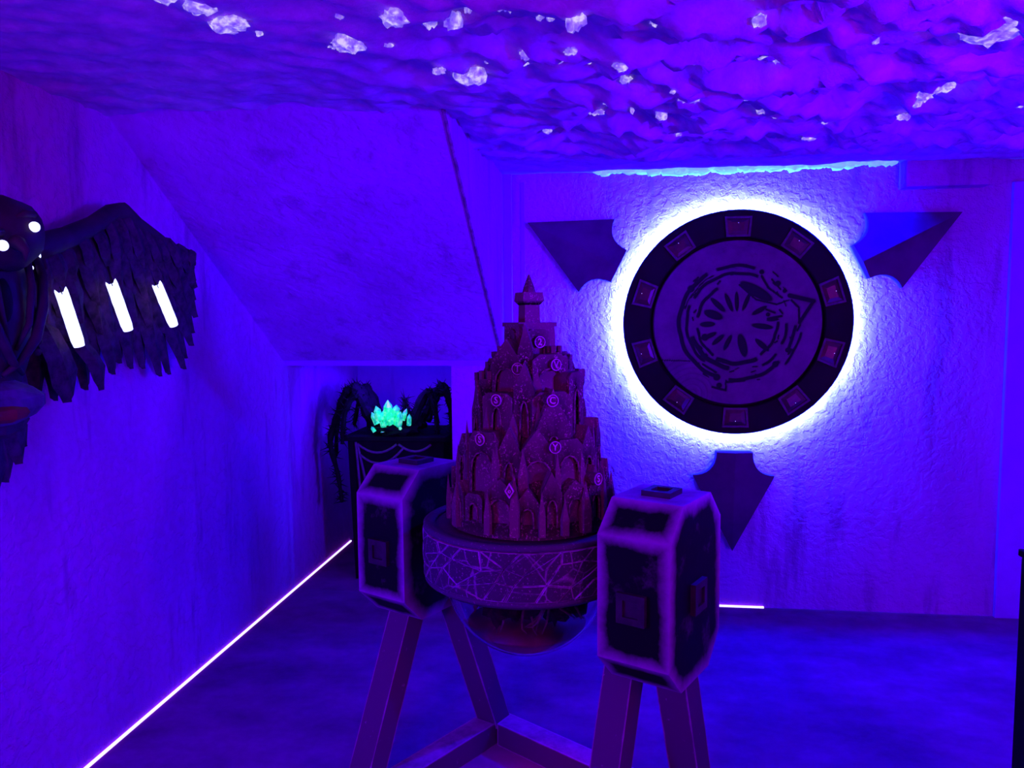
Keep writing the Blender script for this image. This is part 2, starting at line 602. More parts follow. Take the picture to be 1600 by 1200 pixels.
# rolled cotton edge where the lining meets the medallion wall
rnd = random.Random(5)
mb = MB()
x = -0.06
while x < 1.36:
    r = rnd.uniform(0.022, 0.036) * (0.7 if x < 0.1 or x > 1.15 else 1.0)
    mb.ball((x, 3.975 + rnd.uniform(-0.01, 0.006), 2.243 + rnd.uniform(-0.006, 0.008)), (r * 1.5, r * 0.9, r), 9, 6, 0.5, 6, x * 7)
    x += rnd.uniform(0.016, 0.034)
mo = obj('cotton_edge', mb, mat_emit('halo_glow_cotton', (0.11, 0.42, 1.0), 0.75), cloud, smooth=True)  # halo light on the cotton put in as the material's own glow
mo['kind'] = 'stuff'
TUFTS = [(-1.02, 1.55, 0.01, 0.007), (-0.99, 1.56, 0.011, 0.007), (-0.98, 1.66, 0.041, 0.024), (-0.95, 1.74, 0.044, 0.019), (-0.92, 1.82, 0.049, 0.018), (-0.86, 1.88, 0.013, 0.009), (-0.79, 1.6, 0.048, 0.011), (-0.74, 1.62, 0.024, 0.017), (-0.64, 1.69, 0.028, 0.019), (-0.5, 1.77, 0.042, 0.02), (-0.42, 1.83, 0.018, 0.017), (-0.36, 1.79, 0.023, 0.021), (-0.32, 1.76, 0.017, 0.017), (-0.24, 1.75, 0.032, 0.014), (-0.63, 1.81, 0.014, 0.007), (-0.64, 1.94, 0.054, 0.021), (-0.56, 1.96, 0.012, 0.007), (-0.73, 2.03, 0.019, 0.008), (-0.46, 2.1, 0.017, 0.009), (-0.39, 2.17, 0.053, 0.025), (-0.33, 2.12, 0.013, 0.007), (-0.34, 1.64, 0.03, 0.006), (-0.07, 1.72, 0.026, 0.023), (-0.16, 1.78, 0.016, 0.011), (-0.14, 1.81, 0.013, 0.006), (0.11, 1.84, 0.02, 0.015), (0.28, 1.93, 0.017, 0.017), (0.33, 1.83, 0.025, 0.013), (0.3, 1.75, 0.032, 0.008), (0.73, 2.0, 0.024, 0.02), (0.59, 1.96, 0.011, 0.007), (0.64, 2.04, 0.011, 0.009), (0.87, 1.96, 0.103, 0.021), (-0.22, 2.03, 0.016, 0.013), (-0.1, 2.02, 0.02, 0.009), (-0.14, 2.1, 0.024, 0.011), (-0.24, 2.15, 0.017, 0.008), (-0.04, 2.1, 0.013, 0.013), (-0.06, 2.21, 0.008, 0.005), (0.03, 2.03, 0.023, 0.011), (0.14, 2.09, 0.026, 0.016), (0.23, 2.17, 0.027, 0.019), (0.18, 2.29, 0.014, 0.006), (0.37, 2.09, 0.033, 0.017), (0.46, 2.21, 0.025, 0.02), (0.44, 2.11, 0.021, 0.011), (0.04, 2.31, 0.022, 0.012), (0.0, 2.46, 0.023, 0.015), (-0.04, 2.47, 0.021, 0.009), (0.06, 2.41, 0.01, 0.01), (0.16, 2.54, 0.026, 0.02), (0.23, 2.42, 0.042, 0.017), (0.42, 2.41, 0.036, 0.017), (0.49, 2.65, 0.021, 0.014), (0.55, 2.74, 0.017, 0.007), (0.72, 2.79, 0.012, 0.01), (0.7, 2.91, 0.023, 0.008), (-0.06, 2.7, 0.021, 0.012), (-0.08, 2.87, 0.025, 0.01), (-0.18, 2.87, 0.017, 0.007), (-0.24, 2.93, 0.025, 0.013), (0.99, 2.43, 0.041, 0.018), (0.97, 2.5, 0.039, 0.021), (0.95, 2.56, 0.035, 0.019), (0.94, 2.59, 0.021, 0.014), (0.95, 2.72, 0.02, 0.012), (0.98, 2.83, 0.023, 0.01), (1.1, 2.31, 0.033, 0.018), (1.1, 2.56, 0.017, 0.005), (1.3, 2.72, 0.023, 0.01), (1.47, 3.07, 0.026, 0.009), (0.24, 2.85, 0.01, 0.007), (0.6, 3.24, 0.014, 0.006)]
for k, (x, y, w, h) in enumerate(TUFTS):
    # each tuft hangs where a light sits behind the cotton: a few merged lobes
    mb = MB()
    z = cloud_z(x, y)
    for q in range(3 if w > 0.016 else 2):
        u = rnd.uniform(-0.55, 0.55) * w
        mb.ball((x + u, y + rnd.uniform(-0.3, 0.3) * w, z + rnd.uniform(-0.25, 0.1) * h), (w * rnd.uniform(0.5, 0.72), w * rnd.uniform(0.5, 0.8), h * rnd.uniform(0.7, 1.0)), 10, 6, 0.7, 6, k * 3.1 + q)
    obj('glowing_tuft', mb, M_TUFT, cloud, smooth=True)

# ------------------------------------------------------------------ floor light strips
tag(obj('light_strip', MB().box((XL + 0.002, 0.2, 0.0), (XL + 0.011, 4.95, 0.008)), M_LED), 'thin white light strip along the foot of the winged sculpture wall', 'light')
tag(obj('light_strip', MB().box((-0.83, 3.988, 0.0), (0.79, 3.998, 0.008)), M_LED), 'short white light strip at the foot of the medallion wall', 'light')

# ------------------------------------------------------------------ medallion
CX, CZ, R0 = 0.617, 1.472, 0.553
med = thing('wall_medallion', 'big round carved medallion with ten tiles and a blazing halo behind', 'wall decoration', (CX, 3.9, CZ))


def pol(r, a, y):
    return Vector((CX + r * math.cos(a), y, CZ + r * math.sin(a)))


def turned(prof, n=128):
    """profile of (radius, y) turned about the medallion's axis"""
    mb = MB()
    vs, fs = [], []
    for r, y in prof:
        for i in range(n):
            vs.append(pol(r, 2 * PI * i / n, y))
    for k in range(len(prof) - 1):
        for i in range(n):
            j = (i + 1) % n
            fs.append((k * n + i, k * n + j, (k + 1) * n + j, (k + 1) * n + i))
    return mb.add(vs, fs)


obj('rim', turned([(0.50, 3.9615), (R0 - 0.002, 3.9615), (R0, 3.958), (R0, 3.908), (R0 - 0.006, 3.901), (0.424, 3.901), (0.418, 3.906), (0.415, 3.925), (0.2, 3.925), (0.2, 3.961)]), M_DISC, med)
obj('backing', turned([(0.48, 3.945), (0.48, 3.998)]), M_BLACK, med)
led = obj('light_ring', turned([(0.524, 3.962), (0.547, 3.962)]), M_RING, med)
led['label'] = 'glowing white light ring'
# ten framed tiles round the rim
for k in range(10):
    a = PI / 2 + k * PI / 5
    e1 = Vector((-math.sin(a), 0, math.cos(a)))
    e2 = Vector((math.cos(a), 0, math.sin(a)))
    c = pol(0.468, a, 3.901)

    def quad(w, h, y, tap=0.004):
        return [c + e1 * (sx * (w + sy * tap)) + e2 * (sy * h) + Vector((0, y, 0)) for sx, sy in ((-1, -1), (1, -1), (1, 1), (-1, 1))]
    fr = obj('tile', MB().ring_prism(quad(0.061, 0.049, 0), quad(0.050, 0.039, 0), (0, -0.010, 0)), M_TILE, med)
    mb = MB()
    q0, q1 = quad(0.0505, 0.0395, 0), quad(0.0505, 0.0395, -0.003)
    q2 = quad(0.028, 0.021, -0.008, 0.002)
    mb.add(q0 + q1 + q2, [(0, 1, 5, 4), (1, 2, 6, 5), (2, 3, 7, 6), (3, 0, 4, 7), (4, 5, 9, 8), (5, 6, 10, 9), (6, 7, 11, 10), (7, 4, 8, 11), (8, 9, 10, 11)])
    obj('tile_centre', mb, M_GEM, fr)
    obj('pin_light', MB().ball(c + e2 * 0.018 + Vector((0, -0.0095, 0)), 0.0014, 8, 5), M_EYE, fr)

# carved centre: a polar height field with sunk arcs, petals, a leaf, a snout and hatched ripples
RC = 0.405


def sm(x, a, b):
    t = min(1, max(0, (x - a) / (b - a)))
    return t * t * (3 - 2 * t)


ARCS = [(0.69, 0.030, 120, 250), (0.69, 0.026, 72, 112), (0.69, 0.028, 262, 318), (0.68, 0.024, 330, 358), (0.60, 0.022, 158, 232), (0.60, 0.024, 66, 150), (0.60, 0.02, 300, 322),
        (0.585, 0.022, 333, 360), (0.475, 0.024, 118, 172), (0.475, 0.020, 186, 236), (0.49, 0.032, 240, 300), (0.475, 0.022, 305, 362), (0.55, 0.035, 196, 262), (0.755, 0.018, 318, 352), (0.64, 0.010, 115, 165)]
PETALS = [(92, 0.26, 0.13, 0.026), (112, 0.27, 0.13, 0.030), (136, 0.32, 0.13, 0.034), (160, 0.30, 0.13, 0.055), (182, 0.35, 0.10, 0.036), (205, 0.36, 0.10, 0.03), (222, 0.30, 0.10, 0.03), (245, 0.26, 0.11, 0.03), (284, 0.28, 0.16, 0.055),
          (318, 0.40, 0.12, 0.035), (352, 0.30, 0.14, 0.035), (30, 0.30, 0.11, 0.03), (68, 0.28, 0.13, 0.026), (5, 0.42, 0.08, 0.02)]


STROKES = [(0.61, 0.325, 0.89, 0.255, 0.034), (0.89, 0.255, 0.73, 0.0, 0.026), (0.73, 0.0, 0.72, 0.16, 0.016), (0.63, 0.27, 0.72, 0.18, 0.016), (0.02, 0.46, 0.22, 0.28, 0.014), (0.22, 0.28, 0.46, 0.22, 0.014),
           (0.46, 0.22, 0.60, 0.27, 0.012), (0.28, 0.56, 0.36, 0.42, 0.018), (0.36, 0.42, 0.52, 0.30, 0.016), (0.40, 0.52, 0.50, 0.40, 0.014), (0.36, 0.05, 0.52, 0.08, 0.018), (0.34, 0.16, 0.44, 0.12, 0.016),
           (-0.93, -0.45, -0.55, -0.46, 0.008), (-0.40, -0.50, -0.24, -0.60, 0.016), (-0.10, -0.72, 0.10, -0.70, 0.016), (-0.28, -0.78, -0.12, -0.82, 0.018), (-0.12, -0.82, -0.12, -0.70, 0.014)]
_q = random.Random(6)
for _k in range(34):
    _a, _r = _q.uniform(0, 2 * PI), _q.uniform(0.50, 0.74)
    _d = _q.uniform(0.04, 0.11)
    STROKES.append((_r * math.cos(_a), _r * math.sin(_a), (_r + _q.uniform(-0.03, 0.03)) * math.cos(_a + _d), (_r + _q.uniform(-0.03, 0.03)) * math.sin(_a + _d), _q.uniform(0.008, 0.016)))


def carve(r, a):
    """r in fractions of the centre's radius, a in degrees; returns height 0..1"""
    x, z = r * math.cos(math.radians(a)), r * math.sin(math.radians(a))
    h = 1.0
    for rr, w, a0, a1 in ARCS:
        aa = a if a >= a0 - 180 else a + 360
        if a < a0 - 10 and a + 360 <= a1 + 10:
            aa = a + 360
        e = sm(aa, a0 - 2, a0 + 3) * (1 - sm(aa, a1 - 3, a1 + 2))
        if e > 0:
            wob = 0.006 * math.sin(aa * 0.21 + rr * 30)
            h = min(h, 1 - e * (1 - sm(abs(r - rr - wob), w * 0.55, w * 1.05)))
    for pa, pr, ln, w in PETALS:
        c, s = math.cos(math.radians(pa)), math.sin(math.radians(pa))
        u, v = x * c + z * s - pr, -x * s + z * c
        d = math.hypot(u / ln, v / w)
        h = min(h, sm(d, 0.72, 1.1))
    # long dark leaf up right of the hub
    c, s = math.cos(math.radians(-30)), math.sin(math.radians(-30))
    u, v = (x - 0.22) * c + (z - 0.38) * s, -(x - 0.22) * s + (z - 0.38) * c
    h = min(h, sm(math.hypot(u / 0.24, v / 0.07), 0.75, 1.08))
    # triangular snout at the right and the strokes round it
    for ax, az, bx, bz, w in STROKES:
        ux, uz = bx - ax, bz - az
        t = min(1, max(0, ((x - ax) * ux + (z - az) * uz) / (ux * ux + uz * uz)))
        h = min(h, 0.1 + 0.9 * sm(math.hypot(x - ax - ux * t, z - az - uz * t), w * 0.5, w * 1.15))
    # small knots
    for kx, kz, kr in ((0.28, 0.61, 0.035), (0.47, 0.47, 0.04), (0.55, 0.38, 0.03), (-0.23, -0.66, 0.05), (-0.2, -0.76, 0.04), (0.46, -0.5, 0.045), (0.6, -0.33, 0.035), (-0.55, 0.42, 0.05), (-0.64, 0.2, 0.03), (0.36, 0.1, 0.03), (-0.38, -0.17, 0.05)):
        h = min(h, sm(math.hypot(x - kx, z - kz), kr * 0.6, kr * 1.1))
    # hatched ripples low left
    rip = math.hypot(x + 0.52, z + 0.86)
    if x < -0.28 and z < -0.42 and r > 0.72:
        h = min(h, 0.62 + 0.38 * (0.5 + 0.5 * math.sin(rip * 95)))
    # fine irregular cracks near the top
    if z > 0.62:
        h = min(h, 0.6 + 0.4 * sm(abs(noise.noise(Vector((x * 7, z * 11, 2.0)))), 0.0, 0.05))
    # hub
    if r < 0.15:
        h = max(h, sm(0.15 - r, 0, 0.03))
        h += 0.5 * sm(0.15 - r, 0, 0.12)
    return h


mb = MB()
NA, NR = 400, 110
for k in range(NR + 1):
    r = k / NR
    for i in range(NA):
        a = 360.0 * i / NA
        h = carve(max(r, 0.002), a)
        y = 3.905 - 0.010 * h - 0.012 * (1 - r * r)
        if k == NR:
            y = 3.922
        mb.v.append(pol(RC * max(r, 0.002), math.radians(a), y))
        mb.w.append(min(1, h))
for k in range(NR):
    for i in range(NA):
        j = (i + 1) % NA
        mb.f.append((k * NA + i, k * NA + j, (k + 1) * NA + j, (k + 1) * NA + i))
obj('carved_centre', mb, M_RELIEF, med, smooth=True)

# ------------------------------------------------------------------ three arrowheads
for ang, lab in ((153.5, 'dark arrowhead plaque pointing up left beside the glowing medallion'),
                 (26.5, 'dark arrowhead plaque pointing up right beside the glowing medallion'),
                 (270.0, 'dark arrowhead plaque pointing down below the glowing medallion')):
    a = math.radians(ang)
    e2 = Vector((math.cos(a), 0, math.sin(a)))
    e1 = Vector((-math.sin(a), 0, math.cos(a)))
    C0 = Vector((0.622, 0, 1.472))

    def P(r, s, y):
        return C0 + e2 * r + e1 * s + Vector((0, y, 0))
    half = [(0.648, 0.088)]
    for q in range(1, 9):                       # the bitten shoulder
        t = q / 8
        half.append((0.648 + 0.125 * (1 - (1 - t) ** 1.9), 0.088 + 0.115 * t ** 1.9))
    half.append((1.165, 0.0))
    def top(r, q):
        return 3.900 + 0.058 * (r - 0.648) / 0.517 + 0.217 * abs(q)
    full = half + [(r, -q) for r, q in half[-2::-1]]
    n = len(full)
    lo, hi = [P(r, q, 3.998) for r, q in full], [P(r, q, top(r, q)) for r, q in full]
    mb = MB()
    mb.v = lo + hi + [P(0.648, 0, top(0.648, 0))]
    mb.w = [1.0] * len(mb.v)
    mb.f = [tuple(range(n))] + [(i, (i + 1) % n, n + (i + 1) % n, n + i) for i in range(n - 1)]
    mb.f.append((n - 1, 0, n, 2 * n, 2 * n - 1))
    tip = len(half) - 1
    mb.f += [tuple([2 * n] + [n + i for i in range(tip + 1)]), tuple([2 * n] + [n + i for i in range(tip, n)])]
    tag(obj('arrowhead_plaque', mb, M_ARROW), lab, 'wall decoration', 'arrowheads around the medallion')

# ------------------------------------------------------------------ stand with two pods
SC = Vector((-0.244, 2.2, 0.0))
AL = -0.4786
U = Vector((math.cos(AL), math.sin(AL), 0))
V = Vector((-math.sin(AL), math.cos(AL), 0))


def L(u, v, z):
    return SC + U * u + V * v + Vector((0, 0, z))


stand = thing('display_stand', 'black worn stand of two faceted pods on beam legs around the castle', 'stand', SC)
S, W, B, Z0, Z1, CH = 0.426, 0.097, 0.172, 0.569, 1.042, 0.078


def plaque(parent, c, e1, e2, nrm, s, name='square_plaque'):
    """small raised square with a sunk middle"""
    def q(k, d):
        return [c + e1 * (a * k) + e2 * (b * k) + nrm * d for a, b in ((-1, -1), (1, -1), (1, 1), (-1, 1))]
    mb = MB().ring_prism(q(s, -0.002), q(s * 0.55, -0.002), nrm * 0.016)
    mb.prism(q(s * 0.56, -0.002), nrm * 0.008)
    return obj(name, mb, M_BLACK2, parent)


M_BLACK2 = mat_flat('plaque_paint', (0.045, 0.016, 0.05), (0.02, 0.008, 0.026), 30, 0.5, 0.3)
for s in (-1, 1):
    u0 = s * S
    prof = [(-B + CH, Z0), (B - CH, Z0), (B, Z0 + CH), (B, Z1 - CH), (B - CH, Z1), (-B + CH, Z1), (-B, Z1 - CH), (-B, Z0 + CH)]
    pod = obj('pod', MB().prism([L(u0 - W, v, z) for v, z in prof], U * (2 * W)), M_PODS, stand, wear_inset=(0.048,))
    zc = (Z0 + Z1) / 2
    Zv = Vector((0, 0, 1))
    plaque(pod, L(u0, -B, zc - 0.015), U, Zv, -V, 0.038)
    plaque(pod, L(u0, B, zc - 0.015), U, Zv, V, 0.038)
    plaque(pod, L(u0 + s * W, 0, zc - 0.015), V, Zv, U * s, 0.040)
    plaque(pod, L(u0, 0.0, Z1), U, V, Zv, 0.040)
    obj('axle', MB().tube([L(u0 - s * W, 0, 0.84), L(s * 0.285, 0, 0.84)], 0.035, 16), M_BLACK, stand)


def beam(name, p0, p1, e1, w1, e2, w2, parent=stand):
    p0, p1 = Vector(p0), Vector(p1)
    mb = MB().hexa([p0 - e1 * w1 - e2 * w2, p0 + e1 * w1 - e2 * w2, p0 + e1 * w1 + e2 * w2, p0 - e1 * w1 + e2 * w2,
                    p1 - e1 * w1 - e2 * w2, p1 + e1 * w1 - e2 * w2, p1 + e1 * w1 + e2 * w2, p1 - e1 * w1 + e2 * w2])
    return obj(name, mb, M_LEG, parent, wear_inset=(0.012,))


HB = 0.042
# near left, far left, near right, far right
beam('leg', L(-0.437, -0.262, 0.06), L(-0.437, -0.026, 0.60), U, HB, V, HB)
beam('leg', L(-0.343, 0.300, 0.06), L(-0.343, 0.080, 0.60), U, HB, V, HB)
beam('leg', L(0.333, -0.190, 0.06), L(0.333, -0.012, 0.60), U, HB, V, HB)
beam('leg', L(0.480, 0.150, 0.06), L(0.480, -0.030, 0.60), U, HB, V, HB)
Zv = Vector((0, 0, 1))
beam('base_bar', L(-0.343, 0.342, 0.04), L(-0.400, -0.315, 0.04), U, HB, Zv, 0.04)
beam('base_bar', L(0.475, 0.25, 0.04), L(0.405, -0.315, 0.04), U, HB, Zv, 0.04)
beam('base_bar', L(-0.301, 0.30, 0.0405), L(0.440, 0.215, 0.0405), V, HB, Zv, 0.0395)
beam('base_bar', L(-0.36, -0.272, 0.0405), L(0.37, -0.272, 0.0405), V, HB, Zv, 0.0395)

# ------------------------------------------------------------------ stone drum with glass bowl
drum = thing('stone_drum', 'round carved stone drum slung between the black pods above a glass bowl', 'drum', (SC.x, SC.y, 0.755))
DC = (SC.x, SC.y, 0)
RD = 0.295
obj('drum_core', MB().lathe([(0.0, 0.768), (RD - 0.006, 0.768), (RD - 0.006, 0.912), (0.0, 0.912)], DC, 96), M_STONE_RIM, drum)
obj('top_rim', MB().lathe([(RD - 0.03, 0.909), (RD - 0.004, 0.904), (RD + 0.005, 0.908), (RD + 0.005, 0.918), (RD - 0.002, 0.922), (RD - 0.03, 0.919)], DC, 96, True), M_STONE_RIM, drum, smooth=True)
obj('bottom_rim', MB().lathe([(RD - 0.04, 0.750), (RD - 0.012, 0.750), (RD - 0.004, 0.757), (RD + 0.003, 0.760), (RD + 0.003, 0.772), (RD - 0.03, 0.774)], DC, 96, True), M_STONE_RIM, drum, smooth=True)
rnd = random.Random(21)
NC, rows = 26, 3
grid = {}
for j in range(rows + 1):
    for i in range(NC):
        z = 0.774 + (0.904 - 0.774) * j / rows
        a = 2 * PI * (i + (0.5 if j % 2 else 0)) / NC
        if 0 < j < rows:
            z += rnd.uniform(-0.018, 0.018)
        a += rnd.uniform(-0.085, 0.085)
        grid[(i, j)] = (a, z)


def gp(i, j):
    a, z = grid[(i % NC, j)]
    return (a + 2 * PI * (i // NC), z)


cells = []
for j in range(rows):
    for i in range(NC):
        s = 1 if j % 2 else 0
        # rows are staggered, so every cell leans one way or the other
        p, q, r_, t_ = gp(i, j), gp(i + 1, j), gp(i + 1 - (0 if s == 0 else -0), j + 1), gp(i, j + 1)
        if s:
            r_, t_ = gp(i + 1 + 1, j + 1), gp(i + 1, j + 1)
        quad = [p, q, r_, t_]
        if rnd.random() < 0.42:
            if rnd.random() < 0.5:
                cells += [[p, q, r_], [p, r_, t_]]
            else:
                cells += [[p, q, t_], [q, r_, t_]]
        else:
            cells.append(quad)
for poly in cells:
    n = len(poly)
    ca, cz = sum(p[0] for p in poly) / n, sum(p[1] for p in poly) / n
    pts = []
    for k in range(n):                       # split each side once so that the stone follows the curve
        p, q = poly[k], poly[(k + 1) % n]
        pts += [p, ((p[0] + q[0]) / 2, (p[1] + q[1]) / 2)]
    m = len(pts)
    hgt = rnd.uniform(0.003, 0.008)
    vs, ws = [], []
    for sh, rad, w in ((0.99, RD - 0.010, 0.0), (0.968, RD + hgt, 0.0), (0.80, RD + hgt + 0.001, 0.9)):
        for a, z in pts:
            a, z = ca + (a - ca) * sh, cz + (z - cz) * sh
            vs.append((SC.x + rad * math.cos(a), SC.y + rad * math.sin(a), z))
            ws.append(w)
    vs.append((SC.x + (RD + hgt + 0.002) * math.cos(ca), SC.y + (RD + hgt + 0.002) * math.sin(ca), cz))
    ws.append(1.0)
    fs = []
    for k in range(m):
        l = (k + 1) % m
        fs += [(k, l, m + l, m + k), (m + k, m + l, 2 * m + l, 2 * m + k), (2 * m + k, 2 * m + l, 3 * m)]
    obj('stone', MB().add(vs, fs, ws), M_STONE, drum)
# glass bowl below with roots, earth and a dark red resin pool
RB = 0.236
prof = []
for k in range(25):
    t = PI / 2 * k / 24
    prof.append((RB * math.sin(t), 0.757 - RB * math.cos(t)))
inner = [(r * 0.985, 0.757 - (0.757 - z) * 0.985) for r, z in prof[::-1]]
prof[0] = (0.0005, prof[0][1])
inner[-1] = (0.0005, inner[-1][1])
bowl = obj('glass_bowl', MB().lathe(prof + inner, DC, 72), M_GLASS, drum, smooth=True)
mb = MB()
prof = [(0.001, 0.757 - 0.229)]
for k in range(1, 13):
    t = math.radians(50) * k / 12
    prof.append((0.229 * math.sin(t), 0.757 - 0.229 * math.cos(t)))
prof.append((0.001, 0.757 - 0.229 * math.cos(math.radians(50)) + 0.004))
obj('red_resin', MB().lathe(prof, DC, 48), M_RESIN, bowl, smooth=True)
mb = MB()
rnd = random.Random(3)
for k in range(60):
    a, t = rnd.uniform(0, 2 * PI), rnd.uniform(0, 1)
    r = 0.185 * math.sqrt(rnd.random())
    z = 0.752 - rnd.uniform(0.0, 0.5) * math.sqrt(max(0, 0.2 ** 2 - r * r))
    s = rnd.uniform(0.016, 0.034)
    mb.ball((SC.x + r * math.cos(a) + 0.008, SC.y + r * math.sin(a), z), (s, s, s * 1.2), 8, 6, 1.2, 8, k)
e = obj('earth_clod', mb, M_EARTH, bowl)
e['kind'] = 'stuff'
for k in range(20):
    a = rnd.uniform(0, 2 * PI) if k > 8 else math.radians(-84 + rnd.uniform(-60, 60))
    r = rnd.uniform(0.10, 0.165)
    p = Vector((SC.x + r * math.cos(a), SC.y + r * math.sin(a), 0.752))
    pts, d = [p.copy()], Vector((math.cos(a) * 0.2 + rnd.uniform(-0.6, 0.6), math.sin(a) * 0.2 + rnd.uniform(-0.2, 0.2), -1))
    for q in range(6):
        d = (d + Vector((rnd.uniform(-0.6, 0.6), rnd.uniform(-0.4, 0.4), rnd.uniform(-0.3, 0.3)))).normalized()
        p = p + d * 0.022
        hv = p - Vector((SC.x, SC.y, 0.757))
        if hv.length > 0.215:
            p = Vector((SC.x, SC.y, 0.757)) + hv.normalized() * 0.215
        pts.append(p.copy())
    obj('root', MB().tube(pts, [0.0065 - 0.0008 * q for q in range(len(pts))], 6), M_ROOT, bowl, smooth=True)

# ------------------------------------------------------------------ castle model
CC = Vector((SC.x + 0.013, SC.y, 0.919))
castle = thing('castle_model', 'tiered dark stone castle model standing on the round drum', 'model', CC)
FRONT = math.atan2(-CC.y, -CC.x)


def ring_frame(a, r, z):
    """frame of a wall that faces outwards at angle a from the camera side: point, tangent, outward"""
    g = FRONT + a
    out = Vector((math.cos(g), math.sin(g), 0))
    return CC + out * r + Vector((0, 0, z - CC.z)), Vector((-math.sin(g), math.cos(g), 0)), out


def gable(a, r, z, w, h, peak, depth=0.035, kind='gable', arch=0.62):
    """front wall with a sunk arched doorway between a pointed or flat head and its back panel"""
    c, t, o_ = ring_frame(a, r, z)
    up = Vector((0, 0, 1))

    def Q(x, y):
        return c + t * x + up * y
    N = 9
    if kind == 'gable':
        outer = [(-w / 2, 0), (-w / 2, h * 0.5), (-w / 2, h), (-w * 0.28, h + peak * 0.45), (0, h + peak), (w * 0.28, h + peak * 0.45), (w / 2, h), (w / 2, h * 0.5), (w / 2, 0)]
    elif kind == 'stepped':
        outer = [(-w / 2, 0), (-w / 2, h * 0.5), (-w / 2, h + peak), (-w * 0.24, h + peak), (0, h + peak * 0.4), (w * 0.24, h + peak), (w / 2, h + peak), (w / 2, h * 0.5), (w / 2, 0)]
    else:
        outer = [(-w / 2, 0), (-w / 2, h * 0.5), (-w / 2, h + peak * 0.2), (-w * 0.3, h + peak), (0, h + peak), (w * 0.3, h + peak), (w / 2, h + peak * 0.2), (w / 2, h * 0.5), (w / 2, 0)]
    aw, ah = w * 0.5 * arch, h * 0.82
    inner = [(-aw, 0.0), (-aw, ah * 0.45)]
    for k in range(1, 6):
        g = PI - PI * k / 6
        inner.append((aw * math.cos(g), ah * 0.55 + ah * 0.45 * math.sin(g)))
    inner += [(aw, ah * 0.45), (aw, 0.0)]
    mb = MB()
    oo, ii = [Q(*p) for p in outer], [Q(*p) for p in inner]
    d1 = -o_ * 0.010
    n = N
    vs = oo + ii + [p + d1 for p in oo] + [p + d1 for p in ii]
    fs = []
    for k in range(n - 1):
        j = k + 1
        fs += [(k, n + k, n + j, j), (k, j, 2 * n + j, 2 * n + k), (n + k, 3 * n + k, 3 * n + j, n + j)]
    mb.add(vs, fs)
    mb.prism([p + d1 * 0.98 for p in oo], -o_ * depth)
    ho = obj('gable_house', mb, M_CASTLE, castle)
    # raised moulding that follows the arch
    obj('arch_moulding', MB().tube([Q(*p) + o_ * 0.002 for p in inner], 0.0026, 5), M_MOULD, ho)
    return ho


def turret(a, r, z0, z1, rad, cren=True, cone=0.0):
    c, t, o_ = ring_frame(a, r, z0)
    h = z1 - z0
    mb = MB().lathe([(rad, 0), (rad, h * 0.8), (rad * 1.18, h * 0.86), (rad * 1.18, h * 0.96), (rad * 0.8, h * 0.96)], c, 12)
    if cone:
        mb.lathe([(rad * 1.25, h * 0.95), (0.0008, h * 0.95 + cone)], c, 10)
    elif cren:
        for k in range(5):
            g = 2 * PI * k / 5 + a
            e_ = Vector((math.cos(g), math.sin(g), 0))
            f_ = Vector((-e_.y, e_.x, 0))
            b = c + e_ * rad * 0.98 + Vector((0, 0, h * 0.95))
            x, y = f_ * rad * 0.34, e_ * rad * 0.2
            mb.hexa([b - x - y, b + x - y, b + x + y, b - x + y] + [p + Vector((0, 0, h * 0.06 + 0.012)) for p in (b - x - y, b + x - y, b + x + y, b - x + y)])
    return obj('turret', mb, M_CASTLE, castle)


def spire(a, r, z0, z1, w):
    c, t, o_ = ring_frame(a, r, z0)
    h = z1 - z0
    b = [c - t * w - o_ * w * 0.8, c + t * w - o_ * w * 0.8, c + t * w * 0.9 + o_ * w * 0.5, c - t * w * 0.9 + o_ * w * 0.5]
    mid = [p + Vector((0, 0, h * 0.45)) for p in b]
    mb = MB().hexa(b + mid)
    top = c + Vector((0, 0, h)) - o_ * w * 0.1
    mb.add(mid + [top], [(0, 1, 4), (1, 2, 4), (2, 3, 4), (3, 0, 4)])
    return obj('spire', mb, M_CASTLE, castle)


def tier(name, r0, r1, z0, z1, n=20):
    return obj(name, MB().lathe([(r0, z0), (r0 * 0.99, z0 + (z1 - z0) * 0.5), (r1, z1 - 0.004), (r1 * 0.8, z1)], (CC.x, CC.y, 0), n), M_CASTLE, castle)


tier('base_step', 0.236, 0.226, 0.919, 0.962, 28)
tier('wall_tier', 0.205, 0.195, 0.955, 1.075)
tier('wall_tier', 0.172, 0.162, 1.07, 1.185)
tier('wall_tier', 0.128, 0.122, 1.18, 1.30)
tier('wall_tier', 0.092, 0.086, 1.295, 1.375)
rnd = random.Random(8)
dg = math.radians
PX = 1 / 525.0


def front(rows, r, z0, skip, n_back, seed):
    """rows seen from the room are laid out one by one; the far side repeats them at random"""
    q = random.Random(seed)
    for px, dz, w, h, pk, kind, arch in rows:
        sx = max(-0.985, min(0.985, (px - 830) * PX / r))
        gable(math.asin(sx), r + q.uniform(-0.004, 0.004), z0 + dz * PX, w * PX, h * PX, pk * PX, 0.04, kind, arch)
    for k in range(n_back):
        gable(PI + (k - (n_back - 1) / 2) * (PI * 0.92 / n_back), r, z0, q.uniform(0.06, 0.085), q.uniform(0.06, 0.08), q.uniform(0.02, 0.05), 0.04, q.choice(['gable', 'flat']), q.uniform(0.5, 0.7))


